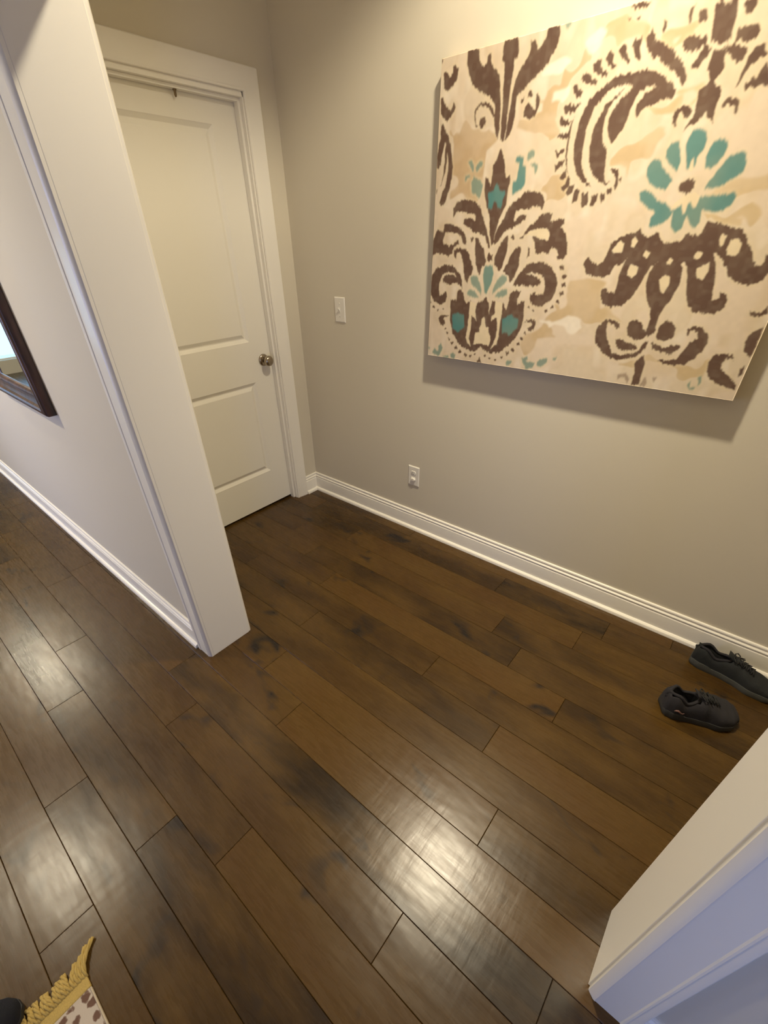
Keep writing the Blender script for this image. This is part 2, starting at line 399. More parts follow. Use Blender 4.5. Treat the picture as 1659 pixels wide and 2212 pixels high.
def door():
    root = empty('door_1', (XF, DY1, 0)); struct(root)
    bm = bmesh.new()
    y0, y1 = 0.0, DY0 - DY1                  # local y from hinge side; slab front at x = 0
    z0, z1 = 0.016, DZ
    pans = [(0.138, y1 - 0.138, 0.248, 0.806), (0.138, y1 - 0.138, 1.022, 1.905)]
    th = 0.035
    # front face built as a grid with recessed panels
    ys = [y0, pans[0][0], pans[0][1], y1]; zs = [z0, pans[0][2], pans[0][3], pans[1][2], pans[1][3], z1]
    V = {}
    def v(y, z, x=0.0):
        key = (round(y, 5), round(z, 5), round(x, 5))
        if key not in V: V[key] = bm.verts.new((x, y, z))
        return V[key]
    for i in range(3):
        for j in range(5):
            if i == 1 and j in (1, 3): continue
            bm.faces.new((v(ys[i], zs[j]), v(ys[i + 1], zs[j]), v(ys[i + 1], zs[j + 1]), v(ys[i], zs[j + 1])))
    steps = [(0.0, 0.0), (0.003, -0.0022), (0.017, -0.0110), (0.020, -0.0112), (0.023, -0.0108), (0.039, -0.0022), (0.042, -0.0014)]
    for (a, b, c, d) in pans:
        prev = None
        for s, x in steps:
            ring = [v(a + s, c + s, x), v(b - s, c + s, x), v(b - s, d - s, x), v(a + s, d - s, x)]
            if prev:
                for q in range(4): bm.faces.new((prev[q], prev[(q + 1) % 4], ring[(q + 1) % 4], ring[q]))
            prev = ring
        bm.faces.new(prev)
    # back and edges
    bk = [bm.verts.new((-th, y, z)) for y, z in ((y0, z0), (y1, z0), (y1, z1), (y0, z1))]
    bm.faces.new(bk)
    def edge(pts, k0, k1):
        bm.faces.new([v(*p) for p in pts] + [bk[k1], bk[k0]])
    edge([(y, z0) for y in ys], 0, 1); edge([(y1, z) for z in zs], 1, 2)
    edge([(y, z1) for y in ys[::-1]], 2, 3); edge([(y0, z) for z in zs[::-1]], 3, 0)
    obj('door_slab', bm, DOORM, root)
    # knob
    kz, ky = 0.916, y1 - 0.062
    kn = empty('door_knob', (0, ky, kz)); kn.parent = root
    bm = bmesh.new(); lathe(bm, [(0.0325, 0.0), (0.0325, 0.003), (0.031, 0.006), (0.027, 0.009), (0.018, 0.0115), (0.013, 0.0125)], 36, 'X')
    obj('rosette', bm, NICKEL, kn, smooth=True)
    bm = bmesh.new(); lathe(bm, [(0.0115, 0.010), (0.0108, 0.026), (0.0125, 0.031), (0.020, 0.0345), (0.0262, 0.040), (0.0285, 0.047), (0.0280, 0.054), (0.0240, 0.0605), (0.0160, 0.0650), (0.006, 0.0668), (0.0005, 0.067)], 36, 'X')
    obj('knob', bm, NICKEL, kn, smooth=True)
    # catch under the head
    bm = bmesh.new(); lathe(bm, [(0.008, 0.0), (0.008, -0.003), (0.0055, -0.006), (0.0050, -0.018), (0.0035, -0.023), (0.0005, -0.0245)], 16, 'Z', (0.018, y1 - 0.300, DZ - 0.0085))
    c = obj('ball_catch', bm, BRONZE, root, smooth=True)
door()
boxes_closet = struct(boxes('wall_closet', [(-0.75, -0.63, -1.19, 0.12, 0, H), (-0.63, -0.12, -1.19, -1.07, 0, H), (-0.63, -0.12, 0.0, 0.12, 0, H), (-0.75, -0.12, -1.19, 0.12, -0.06, 0.0), (-0.75, -0.12, -1.19, 0.12, H, H + 0.1)], WALL))

# ------------------------------------------------------------------ switch and outlet
def plate(bm, w, h):
    a, b = w / 2, h / 2; y1 = -0.0055; s = 0.0045
    p = [(-a, -b), (a, -b), (a, b), (-a, b)]; q = [(-a + s, -b + s), (a - s, -b + s), (a - s, b - s), (-a + s, b - s)]
    v0 = [bm.verts.new((x, 0, z)) for x, z in p]; v1 = [bm.verts.new((x, -0.002, z)) for x, z in p]; v2 = [bm.verts.new((x, y1, z)) for x, z in q]
    bm.faces.new(v0); bm.faces.new(v2)
    for A, B in ((v0, v1), (v1, v2)):
        for i in range(4): bm.faces.new((A[i], A[(i + 1) % 4], B[(i + 1) % 4], B[i]))
def screw(z, parent):
    bm = bmesh.new()
    lathe(bm, [(0.0036, 0.0), (0.0034, -0.0008), (0.002, -0.0013), (0.0003, -0.0014)], 16, 'Z')
    for v in bm.verts: v.co = Vector((v.co.x, -0.0055 + v.co.z, z + v.co.y))
    obj('screw', bm, PLATE, parent, smooth=True)

sw = empty('light_switch', (0.2982 + 0.0375, 0.0, 1.1702))
tag(sw, 'ivory toggle light switch on the wall between the door and the canvas', 'light switch')
bm = bmesh.new(); plate(bm, 0.076, 0.121); obj('wall_plate', bm, PLATE, sw, bevel=0.001)
bm = bmesh.new(); box(bm, -0.0055, 0.0055, -0.0075, -0.004, -0.0125, 0.0125); obj('toggle_slot', bm, PLATE, sw, bevel=0.0008)
bm = bmesh.new()
vs = [bm.verts.new(p) for p in ((-0.0042, -0.006, -0.009), (0.0042, -0.006, -0.009), (0.0042, -0.006, 0.004), (-0.0042, -0.006, 0.004),
                                (-0.0034, -0.0185, 0.006), (0.0034, -0.0185, 0.006), (0.0034, -0.0165, 0.0125), (-0.0034, -0.0165, 0.0125))]
for f in ((0, 1, 2, 3), (4, 5, 6, 7), (0, 1, 5, 4), (1, 2, 6, 5), (2, 3, 7, 6), (3, 0, 4, 7)): bm.faces.new([vs[i] for i in f])
obj('toggle', bm, PLATE, sw, bevel=0.0012)
for z in (0.030, -0.030): screw(z, sw)

ou = empty('wall_outlet', (0.8158 + 0.0375, 0.0, 0.3493))
tag(ou, 'ivory duplex wall outlet low on the wall above the baseboard', 'outlet')
bm = bmesh.new(); plate(bm, 0.076, 0.121); obj('wall_plate', bm, PLATE, ou, bevel=0.001)
for zc in (0.0195, -0.0195):
    bm = bmesh.new(); lathe(bm, [(0.0172, -0.004), (0.0172, -0.0068), (0.0160, -0.0076), (0.0005, -0.0078)], 32, 'Z')
    for v in bm.verts:
        v.co = Vector((v.co.x, v.co.z, zc + max(-0.0125, min(0.0125, v.co.y))))
    r = obj('receptacle', bm, PLATE, ou, autosmooth=35)
    if zc > 0:
        boxes('slot', [(-0.0072, -0.0055, -0.0083, -0.007, zc - 0.001, zc + 0.0075), (0.0055, 0.0070, -0.0083, -0.007, zc, zc + 0.0070), (-0.002, 0.002, -0.0083, -0.007, zc - 0.0085, zc - 0.0045)], SLOT, r)
    else:
        bm = bmesh.new(); lathe(bm, [(0.0150, -0.007), (0.0150, -0.0120), (0.0120, -0.0145), (0.0005, -0.0150)], 28, 'Z')
        for v in bm.verts: v.co = Vector((v.co.x, v.co.z, zc + v.co.y * 0.62))
        o = obj('safety_plug', bm, PLATE, r, autosmooth=35)
screw(0.0, ou)

# ------------------------------------------------------------------ printed canvas
ART = """b87,1002 122,1002 127,966 137,960 142,949 150,958 151,976 161,983 163,960 175,943 191,922 198,898 203,864 208,819 209,786 207,759 198,771 189,811 189,842 185,856 164,876 135,891 108,917 95,945 87,971
b198,1003 236,1003 241,988 242,953 237,952 233,957 234,929 231,893 230,860 230,821 230,783 228,752 216,754 213,796 212,841 209,884 206,926 204,950 196,954 197,981
b315,1003 344,1003 349,988 349,963 339,944 326,918 314,909 295,894 280,883 265,867 253,858 252,835 254,813 251,792 244,761 231,752 232,794 236,837 238,869 243,899 250,920 262,938 270,950 275,964 273,983 286,981 294,958 304,966 314,986
b150,828 162,819 162,805 153,795 142,799 142,812 146,823
b144,862 160,861 181,845 190,824 185,820 174,837 159,851 142,854 130,846 128,830 131,812 139,798 132,802 125,819 124,840 131,856
b285,850 285,864 293,867 300,857 295,850
b281,831 290,835 300,830 306,817 312,820 310,839 309,858 316,853 321,840 320,821 316,807 306,797 291,796 280,807 278,821
b266,848 275,855 274,845 266,836
b10,963 22,960 32,947 42,958 41,973 50,975 60,962 58,943 47,925 29,913 14,917
b0,999 7,998 2,985
b5,894 12,897 21,878 38,860 47,865 48,876 57,865 53,848 31,831 6,852
b9,823 15,827 25,811 38,787 50,756 59,701 45,702 36,758 27,771 19,747 15,705 3,706 5,738 10,773
b37,783 46,766 53,742 60,700 59,664 52,627 40,593 26,575 17,591 24,617 34,634 41,663 44,702 40,730 34,757
b6,771 9,786 24,785 26,769 21,742 13,705 1,692 1,733
b30,784 35,773 38,730 35,694 28,669 16,636 26,675 29,714 30,758
b1,631 8,633 3,616
b223,735 229,716 239,694 246,652 250,644 259,654 263,646 260,624 259,597 260,570 251,547 241,527 237,495 232,471 231,449 224,440 215,474 210,505 209,526 200,552 187,585 180,619 180,655 193,646 200,626 202,650 202,688 213,707 218,725
b215,415 221,418 228,405 233,415 234,392 221,389 214,395
b75,536 72,570 82,584 105,592 132,591 155,581 170,568 178,547 191,520 202,490 214,459 220,427 213,434 199,471 182,481 154,488 129,504 115,513 117,529 133,534 151,527 157,524 156,542 135,548 108,553 87,554 81,551
b231,449 234,477 243,507 259,533 268,558 280,574 305,589 317,602 337,603 357,599 373,585 379,566 374,545 365,556 355,559 333,551 310,550 293,545 290,526 292,511 302,528 315,535 329,533 327,519 310,508 285,494 267,488 257,474 243,452 235,443
b42,515 65,518 91,509 109,498 124,479 133,456 131,444 120,450 111,473 92,486 67,489 48,486 40,461 42,451 67,441 84,450 101,463 104,450 82,431 81,414 65,404 39,414 16,417 -1,403 -1,461 6,474 12,497 38,490
b146,463 155,475 160,466 151,453
b164,472 176,465 181,453 196,434 208,402 212,382 197,366 194,339 186,348 175,378 167,427
b86,424 100,434 128,431 143,418 156,388 166,361 161,341 151,330 149,306 141,316 132,343 125,377 117,411 104,421 98,411 97,391 89,404
b277,476 281,455 281,421 274,387 265,354 259,354 253,370 241,380 241,405 249,434 259,455
b323,440 327,428 326,400 327,372 319,339 306,319 296,339 275,354 287,384 296,412 309,431
b288,473 299,474 302,461 295,458
b315,458 328,472 339,493 362,515 376,534 395,539 407,533 407,516 405,508 418,516 428,518 445,515 448,501 438,493 457,479 466,448 472,416 464,398 447,398 443,407 448,413 433,431 421,434 416,413 401,419 390,413 375,416 366,451 358,469 334,472 329,464
c334,472 352,487 380,493 403,491 411,471 409,455 385,460 364,469
b348,434 355,428 357,406 349,400 351,415
t221,634 229,621 236,607 249,610 252,598 245,582 246,570 242,556 234,558 224,577 217,580 214,559 201,558 194,607 203,610 211,609 214,622
g132,645 139,650 138,666 147,655 165,648 174,630 172,611 164,594 153,604 136,610
g114,706 127,710 135,694 137,672 127,684
g153,704 166,701 164,688 152,679 147,671 142,688
g107,652 109,666 125,666 127,659 116,657 111,645
t271,634 283,639 285,667 285,683 272,686 273,699 285,704 297,699 297,676 307,671 309,647 310,621 299,608 274,596
g307,686 307,706 316,717 327,713 327,699 315,690
g317,677 327,681 341,677 342,657 338,650 331,668
b2,333 22,362 56,375 86,370 106,354 120,337 127,316 131,288 120,301 105,311 79,300 52,309 47,324 62,337 88,339 104,329 95,343 69,347 47,338 36,312 34,279 39,261 54,265 65,277 71,259 64,232 45,221 16,233 1,259 -2,300
b317,307 326,337 338,356 351,376 374,387 403,388 428,377 450,353 461,323 459,288 446,261 425,241 397,241 381,260 381,280 398,291 397,278 412,282 423,286 423,308 418,334 401,349 376,354 355,347 383,345 403,333 409,317 392,310 365,306 342,311
b87,241 110,244 111,279 122,287 136,273 142,245 148,234 166,246 193,226 195,241 212,246 225,261 237,244 244,215 251,248 261,245 289,240 292,244 305,220 310,248 311,276 322,290 338,294 348,288 344,275 339,264 342,244 365,259 367,225 370,186 365,150 353,119 330,85 298,54 270,46 243,54 224,64 210,50 187,45 155,55 126,80 103,114 90,157
c166,243 192,237 190,204 199,167 190,177 176,188 179,157 177,118 175,94 186,63 169,77 162,97 164,136 166,179
c263,249 289,244 292,205 288,168 289,130 289,103 284,83 264,65 278,102 281,137 275,189 260,180 255,168 254,187 266,206 262,227
c226,188 233,170 237,151 248,149 250,126 257,119 262,100 256,76 241,78 218,79 196,76 198,93 199,121 214,126 212,145 218,153 218,176
c243,230 245,201 240,215
t98,185 121,196 147,185 152,143 134,122 123,116 102,134
t294,187 309,192 315,199 327,207 336,194 353,192 354,159 340,140 327,123 316,137 300,131
t207,366 219,376 236,373 243,347 241,320 232,293 226,271 218,278 211,312 206,346
g158,331 171,340 186,335 195,315 206,291 206,270 187,290 164,307
g292,339 295,322 281,305 263,291 248,273 247,293 259,324 273,342
g150,278 162,287 180,283 200,259 175,258 153,267
g299,292 301,276 290,265 256,262 267,281 283,292
b87,180 79,177 66,174 60,166 69,155 67,143 58,136 45,145 39,164 49,179 71,183
b371,179 383,187 398,194 413,187 414,173 409,154 395,149 387,159 399,167 403,179 387,182
b22,212 21,208 16,206 12,207 10,211 12,215 16,217 20,216
b40,200 39,197 36,195 33,196 32,199 33,202 36,203 39,202
b61,205 60,203 58,202 56,203 55,205 55,207 58,208 60,207
b76,128 75,125 73,123 70,124 68,127 69,130 72,131 75,130
b86,110 85,107 82,105 78,106 77,109 78,113 81,115 85,114
b96,85 95,81 91,79 88,80 86,84 87,87 91,89 94,88
b113,70 111,65 107,63 102,64 100,69 101,74 106,76 110,75
b132,53 130,47 125,44 120,46 117,51 119,56 124,59 129,58
b150,38 148,32 143,29 138,31 136,36 137,41 142,44 147,43
b174,26 172,21 167,18 162,19 160,24 161,30 166,33 171,31
b194,25 193,20 189,18 184,19 182,23 183,28 187,31 192,29
b210,38 209,35 207,33 204,34 202,37 203,40 206,41 209,40
b250,35 249,31 246,29 243,30 241,34 242,37 245,39 248,38
b269,25 268,22 265,20 262,21 260,24 261,28 264,30 267,29
b292,25 291,21 288,19 285,20 283,23 284,27 287,29 290,28
b316,38 315,34 312,32 308,33 306,37 307,41 311,43 314,42
b338,56 337,50 332,47 327,49 324,54 326,60 330,63 336,61
b356,74 354,68 350,65 345,67 342,72 343,78 348,81 353,79
b370,97 369,92 365,90 361,91 358,96 360,101 364,103 368,102
b380,121 379,116 375,114 371,115 369,119 370,124 374,126 378,125
b388,140 387,136 384,134 381,136 379,139 380,143 383,144 386,143
b473,372 472,366 467,364 461,366 457,372 458,378 463,380 469,378
b484,345 483,340 478,337 472,339 469,345 470,350 475,353 480,351
b487,318 486,312 481,310 476,312 473,317 474,322 479,325 484,323
b486,288 485,283 481,280 475,282 472,288 473,293 478,296 483,294
b477,259 476,255 472,253 468,254 465,259 466,263 470,266 475,264
b462,244 462,239 458,237 454,239 452,243 453,247 456,249 460,248
b446,226 445,222 441,220 437,221 435,225 436,230 439,232 444,230
b403,222 402,219 400,218 397,219 395,222 396,225 398,226 401,225
b386,234 385,231 383,230 380,231 378,233 379,236 381,238 384,237
b5,228 4,225 1,224 -2,225 -3,228 -2,231 1,232 4,231
g19,16 29,39 38,23 47,28 46,45 55,61 65,43 60,21 46,2 31,8
g69,5 94,13 94,0 71,-1
g102,18 113,28 126,20 121,2 105,2
g-3,43 10,36 4,27
g328,18 337,29 353,28 347,13 334,3
g384,42 406,53 408,42 399,33 423,34 435,30 430,10 404,4 394,24
g441,37 453,52 475,55 474,40 458,22 443,24
g490,61 502,67 503,56 495,53
b215,1 226,23 236,0 226,0
g356,1000 375,1001 373,991 368,986 361,991
b508,859 529,860 553,860 575,860 596,851 614,841 628,830 643,815 650,801 649,790 640,786 625,792 613,783 593,778 583,772 581,763 578,756 570,770 570,785 576,798 585,807 598,816 606,821 598,824 582,819 570,815 565,805 562,792 558,775 556,752 549,731 541,720 537,710 531,708 519,722 513,744 512,764 516,781 525,798 535,811 549,820 553,829 543,836 524,836 506,835 494,825 484,813 470,798 466,780 461,760 460,735 460,705 462,675 469,651 483,623 504,598 489,606 469,622 455,641 444,669 436,699 434,726 436,751 438,776 445,797 455,817 468,829 482,842 496,851
b537,828 523,821 510,809 499,801 491,783 482,762 477,735 477,704 480,677 489,650 502,628 522,611 540,603 549,609 538,610 530,624 527,651 525,673 523,688 512,706 507,717 503,745 503,773 506,791 515,805 528,818
b540,641 548,642 559,642 566,630 569,610 569,599 566,585 560,595 562,613 559,626 549,631
b569,616 576,620 575,605
b422,788 420,763 419,727 421,692 427,660 433,638 424,660 416,692 414,728 416,762
b550,930 550,910 556,888 554,880 540,898 530,917 535,929
b514,927 520,915 521,903 533,890 532,883 521,887 508,902 501,914 509,921
b485,917 493,908 492,894 505,879 493,879 481,891 474,906 479,914
b456,904 465,903 469,882 487,873 485,864 468,867 452,881 446,891 450,900
b427,880 438,878 447,865 465,860 463,849 444,852 427,863 422,873
b414,862 421,850 434,838 430,825 417,833 406,847 409,856
b394,819 406,813 426,812 435,813 424,798 410,792 396,795 389,807
b386,790 396,781 418,772 408,765 390,763 384,779
b384,744 401,745 416,751 414,734 398,732 385,738
b384,707 394,701 412,708 410,695 394,688 387,698
b389,670 404,673 418,679 413,663 396,651
b410,631 417,644 425,655 428,636 418,625
b418,606 429,618 433,636 439,629 441,607 428,596
b436,591 442,612 455,611 454,590 444,581
b458,563 459,599 474,596 472,572 467,560
b483,554 481,586 498,585 502,553 496,546
b509,553 508,579 524,581 524,559 517,550
b530,569 531,583 542,582 544,566 538,559
b544,582 546,593 558,593 557,576
b568,946 576,925 585,913 600,905 613,894 628,886 631,876 643,868 653,851 663,836 667,821 663,812 654,820 646,834 630,849 616,858 602,871 590,883 586,877 575,891 564,910 558,926 563,935
b587,952 596,945 596,932 593,925 588,930 590,941
b506,974 515,973 513,968
b525,969 535,969 533,961
b510,998 531,998 553,996 544,988 529,984 515,990
b683,958 692,956 687,969 695,967 698,954 712,953 713,963 723,961 726,948 729,926 729,908 731,888 722,879 714,874 703,886 693,890 690,909 687,930 684,946
b648,970 643,962 643,950 644,935 640,934 636,949 638,962
b661,927 656,939 655,950 661,954 671,949 675,940 672,932 666,929
b640,892 638,904 645,907 657,907 671,902 684,903 687,893 687,883 700,874 696,863 690,853 684,841 669,845 671,855 679,868 683,877 683,883 672,879 660,875 647,881
b739,902 749,904 762,904 777,898 781,885 775,873 762,873 749,881 741,878 745,871 764,866 770,854 766,840 755,837 743,847 735,860 719,867 725,873 739,876
b736,950 746,952 758,948 759,935 755,924 747,925 739,937
b703,869 727,864 731,850 735,830 728,818 723,812 731,800 742,791 745,775 743,757 741,745 747,722 741,727 737,734 731,732 723,749 720,735 709,723 699,720 691,715 692,724 701,736 701,755 701,773 698,792 707,796 711,805 714,813 710,823 703,831 704,850
b792,868 789,864 780,855 774,842 772,822 769,803 768,787 771,792 777,807 782,821 790,833 797,838 808,841
b810,824 805,817 801,800 791,806 792,799 783,789 786,780 797,784 816,782 836,781
b658,745 660,762 672,767 679,772 691,766 696,754 692,745 683,743 678,755 670,755 669,742 673,723 663,734
b754,751 752,762 761,770 774,768 784,756 786,740 785,730 781,733 778,748 768,755 761,755 759,749
t680,692 688,689 696,669 703,640 701,620 682,638 667,657 664,676 672,689
t723,714 740,704 745,689 744,668 736,651 737,631 720,626 711,657 704,682 706,699 711,712
t773,688 787,678 791,665 789,646 779,629 769,620 759,625 754,647 755,670 762,683
t821,651 830,648 838,628 838,607 825,594 809,583 793,576 771,576 775,593 783,609 791,628 801,647
t646,657 658,652 666,633 685,615 697,599 691,591 687,578 667,584 648,596 633,616 631,636 636,650
t834,565 841,550 837,534 825,521 803,519 779,525 781,508 784,490 775,481 763,490 751,511 749,495 748,479 738,472 723,482 719,505 717,526 715,512 701,497 687,488 672,486 669,507 677,525 655,537 633,557 627,577 639,583 663,571 673,555 696,545 716,528 729,541 743,544 761,548 767,558 795,559 822,559
c725,626 725,646 729,650 734,627 731,617
c712,528 713,539 721,552 730,562 755,570 766,556 766,532 761,531 746,549 746,520 741,518 733,541 720,528
b715,589 718,597 727,602 740,602 746,595 749,583 744,574 735,565 727,573 716,576
b527,379 526,389 537,407 545,390 563,383 577,390 585,411 588,442 605,458 626,468 645,474 653,482 664,467 675,457 684,464 697,474 713,451 725,444 743,447 754,447 758,459 765,470 778,462 795,465 798,489 801,500 827,491 856,481 876,472 890,458 898,440 912,420 923,393 935,384 943,396 941,414 952,408 966,381 959,360 951,344 933,334 912,339 887,354 868,382 856,407 835,416 847,391 855,369 860,334 863,308 868,291 882,298 878,315 894,309 902,296 900,273 885,254 861,252 835,257 820,274 807,304 797,338 792,371 784,387 772,393 781,367 784,331 777,296 766,263 760,233 759,207 763,188 747,167 739,185 741,224 733,253 719,281 704,327 703,358 710,386 721,399 706,382 695,355 689,323 677,286 655,259 628,253 606,263 594,285 593,307 604,315 610,301 630,298 630,324 630,367 637,398 650,418 631,388 612,377 604,355 588,344 561,347 540,353
c598,435 612,451 622,442 623,418 609,415 595,421
c639,451 645,461 654,451 650,432 642,432
c676,408 680,425 692,418 689,402
c648,367 652,385 673,378 674,357 665,345 651,353
c733,342 744,356 757,350 760,326 753,301 742,315
c738,389 742,404 752,396 748,383
c795,410 800,422 812,419 811,403 799,400
c814,358 811,378 827,385 834,394 837,369 831,344 819,349
c836,450 838,464 850,461 849,437 842,434
c859,428 862,449 875,452 886,440 887,416 876,406 864,413
b688,188 689,211 704,220 722,214 731,192 744,178 739,162 715,155 694,169
b767,173 769,208 780,224 798,221 810,204 811,174 793,162 773,162
b605,167 608,192 624,211 646,213 663,205 667,190 658,185 649,200 632,202 632,174 646,143 664,107 692,102 720,110 737,129 742,150 753,155 752,135 734,104 711,90 683,84 655,89 625,115 610,138
b664,153 680,155 706,142 725,140 731,129 708,117 678,122
b840,185 837,203 848,213 868,213 885,197 894,172 889,141 876,116 860,94 832,86 801,89 789,100 811,99 833,106 845,135 854,164 869,180 861,198 846,200 845,187
b760,152 780,147 800,137 811,151 835,150 831,134 814,119 785,127 768,133
b752,111 763,79 761,49 762,6 741,2 742,46 735,75 742,97
f698,34 723,41 733,23 729,4 721,25 708,23 701,15
f776,39 782,18 776,2 764,4 769,29
f792,41 805,39 800,21
b916,83 912,110 919,134 939,140 958,139 965,125 948,127 942,110 944,95 959,82 978,66 993,52 993,36 970,40 945,48 926,64
b992,114 995,88 989,75 984,98
b995,226 998,174 995,137 977,153 971,185 978,211
b952,266 962,267 976,262 986,282 992,263 979,252 964,254
g900,56 909,64 913,42 908,28 906,45
g883,32 888,46 891,25 905,28 900,16 888,21
T63,801 109,814 129,784 168,788 209,746 174,731 137,695 67,702 59,768
T58,781 116,774 167,743 171,703 164,653 181,608 159,580 121,594 68,585 61,644 60,700
T328,877 355,880 392,855 381,816 389,774 364,755 315,755 276,777 280,799 326,808 321,854
T368,63 388,130 415,166 441,217 478,246 494,286 532,295 548,212 459,201 452,155 471,132 421,108 417,70 394,67
T480,233 539,257 548,212 488,190
T495,341 535,346 589,337 612,323 589,292 604,255 644,250 651,208 620,213 591,206 554,219 520,212
T702,87 736,96 788,91 834,78 870,100 890,138 914,141 910,98 916,71 881,61 820,63 768,72 707,66
T778,507 886,503 882,481 875,475 831,494 799,503
T372,887 395,889 419,920 432,936 465,935 468,955 511,966 552,951 558,928 519,936 476,922 450,909 444,881 419,881 401,861 383,824 368,808 379,758 344,740 326,845 365,839 365,863
T526,681 558,691 612,706 636,732 659,724 641,682 594,673 566,656 564,639 532,655
T601,926 626,932 655,923 650,910 636,907 641,880 625,892 610,904
T660,789 682,802 694,800 699,779 697,761 671,775
T775,521 842,523 894,553 904,522 881,481 854,486 800,505 796,494
T790,563 853,596 876,605 887,573 849,556
T371,627 400,645 429,603 397,555 372,591
T584,768 618,771 643,782 672,774 664,738 608,736
T582,616 555,640 547,673 578,685 593,700 620,732 642,714 607,682 575,664
W426,947 453,961 463,942 448,920 434,930
W369,864 391,867 391,843 380,829 369,838
W370,922 410,913 393,889 344,878 320,882 317,898 348,909
W429,198 460,177 457,163 428,184
W480,186 514,213 548,212 557,166 504,168"""
def canvas():
    X0, X1, Z0, Z1, D = 0.9416, 2.1384, 1.0224, 1.9870, 0.045
    NX, NY = 860, 690
    u = np.linspace(0, 1, NX); v = np.linspace(0, 1, NY)
    U, V = np.meshgrid(u, v)
    rng = np.random.RandomState(4)
    def vnoise(shape, gx, gy):
        g = rng.rand(gy + 2, gx + 2)
        xx = U * gx; yy = V * gy
        xi = xx.astype(int); yi = yy.astype(int); fx = xx - xi; fy = yy - yi
        fx = fx * fx * (3 - 2 * fx); fy = fy * fy * (3 - 2 * fy)
        return (g[yi, xi] * (1 - fx) + g[yi, xi + 1] * fx) * (1 - fy) + (g[yi + 1, xi] * (1 - fx) + g[yi + 1, xi + 1] * fx) * fy
    def blur(m, rx, ry):
        for ax, r in ((1, rx), (0, ry)):
            if r < 1: continue
            for _ in range(2):
                p = np.pad(m, [(r + 1, r) if a == ax else (0, 0) for a in (0, 1)], mode='edge')
                c = np.cumsum(p, axis=ax)
                if ax == 1: m = (c[:, 2 * r + 1:] - c[:, :-2 * r - 1]) / (2 * r + 1)
                else: m = (c[2 * r + 1:, :] - c[:-2 * r - 1, :]) / (2 * r + 1)
        return m
    # the threads pull every edge up and down in narrow vertical streaks
    streak = (vnoise(0, 420, 16) - 0.5) * 0.0105 + (vnoise(0, 170, 12) - 0.5) * 0.0035
    Vs = V + streak; Us = U + (vnoise(0, 30, 60) - 0.5) * 0.0025
    def inside(poly, UU, VV, pad=0.02):
        P = np.array(poly); m = np.zeros(U.shape, bool)
        i0 = max(0, int((P[:, 0].min() - pad) * NX)); i1 = min(NX, int((P[:, 0].max() + pad) * NX) + 2)
        j0 = max(0, int((P[:, 1].min() - pad) * NY)); j1 = min(NY, int((P[:, 1].max() + pad) * NY) + 2)
        if i1 <= i0 or j1 <= j0: return m
        a = UU[j0:j1, i0:i1]; b = VV[j0:j1, i0:i1]; r = np.zeros(a.shape, bool)
        for (x1, y1), (x2, y2) in zip(P, np.roll(P, -1, axis=0)):
            if y1 == y2: continue
            c = ((y1 > b) != (y2 > b)) & (a < (x2 - x1) * (b - y1) / (y2 - y1) + x1)
            r ^= c
        m[j0:j1, i0:i1] = r
        return m
    masks = {k: np.zeros(U.shape) for k in 'btgcfTW'}
    AX = 0.742
    polys = []
    for line in ART.strip().split('\n'):
        col = line[0]; P = [tuple(int(q) / 1000.0 for q in p.split(',')) for p in line[1:].split()]
        polys.append((col, P))
        us = [p[0] for p in P]; vv = [p[1] for p in P]
        if col == 'b' and min(us) > 0.36 and max(us) < 0.615 and min(vv) > 0.42:
            polys.append((col, [(2 * AX - a, b) for a, b in P]))
    for col, P in polys:
        if col in 'TW':
            w1 = (vnoise(0, 26, 20) - 0.5) * 0.05; w2 = (vnoise(0, 30, 24) - 0.5) * 0.05
            masks[col] = np.maximum(masks[col], inside(P, U + w1, V + w2, 0.06))
        elif col == 'c':
            m = inside(P, Us, V + streak * 0.6); masks['c'] = np.maximum(masks['c'], m); masks['b'] = masks['b'] * (1 - m); 
            masks['t'] = masks['t'] * (1 - m)
        elif col in 'tg':
            m = inside(P, Us, V + streak * 0.7); masks[col] = np.maximum(masks[col], m)
        else:
            m = inside(P, Us, Vs); masks[col] = np.maximum(masks[col], m); 
            if col == 'b': masks['t'] = masks['t'] * (1 - m)
    ink = np.clip(masks['b'] + masks['t'] + masks['g'], 0, 1)
    halo = np.clip(blur(ink, 4, 5) * 3.0, 0, 1)
    cream = np.array((0.66, 0.55, 0.43)); pale = np.array((0.74, 0.67, 0.57)); tan = np.array((0.50, 0.365, 0.225)); tan2 = np.array((0.55, 0.42, 0.25))
    brown = np.array((0.100, 0.056, 0.041)); brown2 = np.array((0.130, 0.080, 0.056)); teal = np.array((0.080, 0.215, 0.210)); teal2 = np.array((0.165, 0.255, 0.215)); cr2 = np.array((0.68, 0.57, 0.38))
    def mixc(a, b, f): return a * (1 - f[..., None]) + b * f[..., None]
    n1 = vnoise(0, 9, 7); n2 = vnoise(0, 28, 22); n3 = vnoise(0, 90, 70); n4 = vnoise(0, 6, 40)
    col = np.ones(U.shape + (3,)) * cream
    col = mixc(col, pale, np.clip((n1 * 0.5 + n2 * 0.5 - 0.42) * 3, 0, 0.8))
    t = blur(masks['T'], 2, 2) * (0.75 + 0.25 * np.clip((n2 - 0.25) * 3, 0, 1))
    tc = mixc(np.ones(col.shape) * tan, tan2, np.clip(U * 1.6 - 0.2, 0, 1))
    # brushy light tan in the open ground as well
    brush = vnoise(0, 40, 12); bd = np.clip((n1 * 0.35 + n2 * 0.35 + brush * 0.3 - 0.44) * 6, 0, 1)
    t = np.maximum(t, bd * 0.45 * (1 - blur(masks['W'], 2, 2)))
    col = mixc(col, tc, np.clip(t, 0, 1))
    col = mixc(col, pale * 1.03, blur(masks['W'], 2, 2) * 0.9)
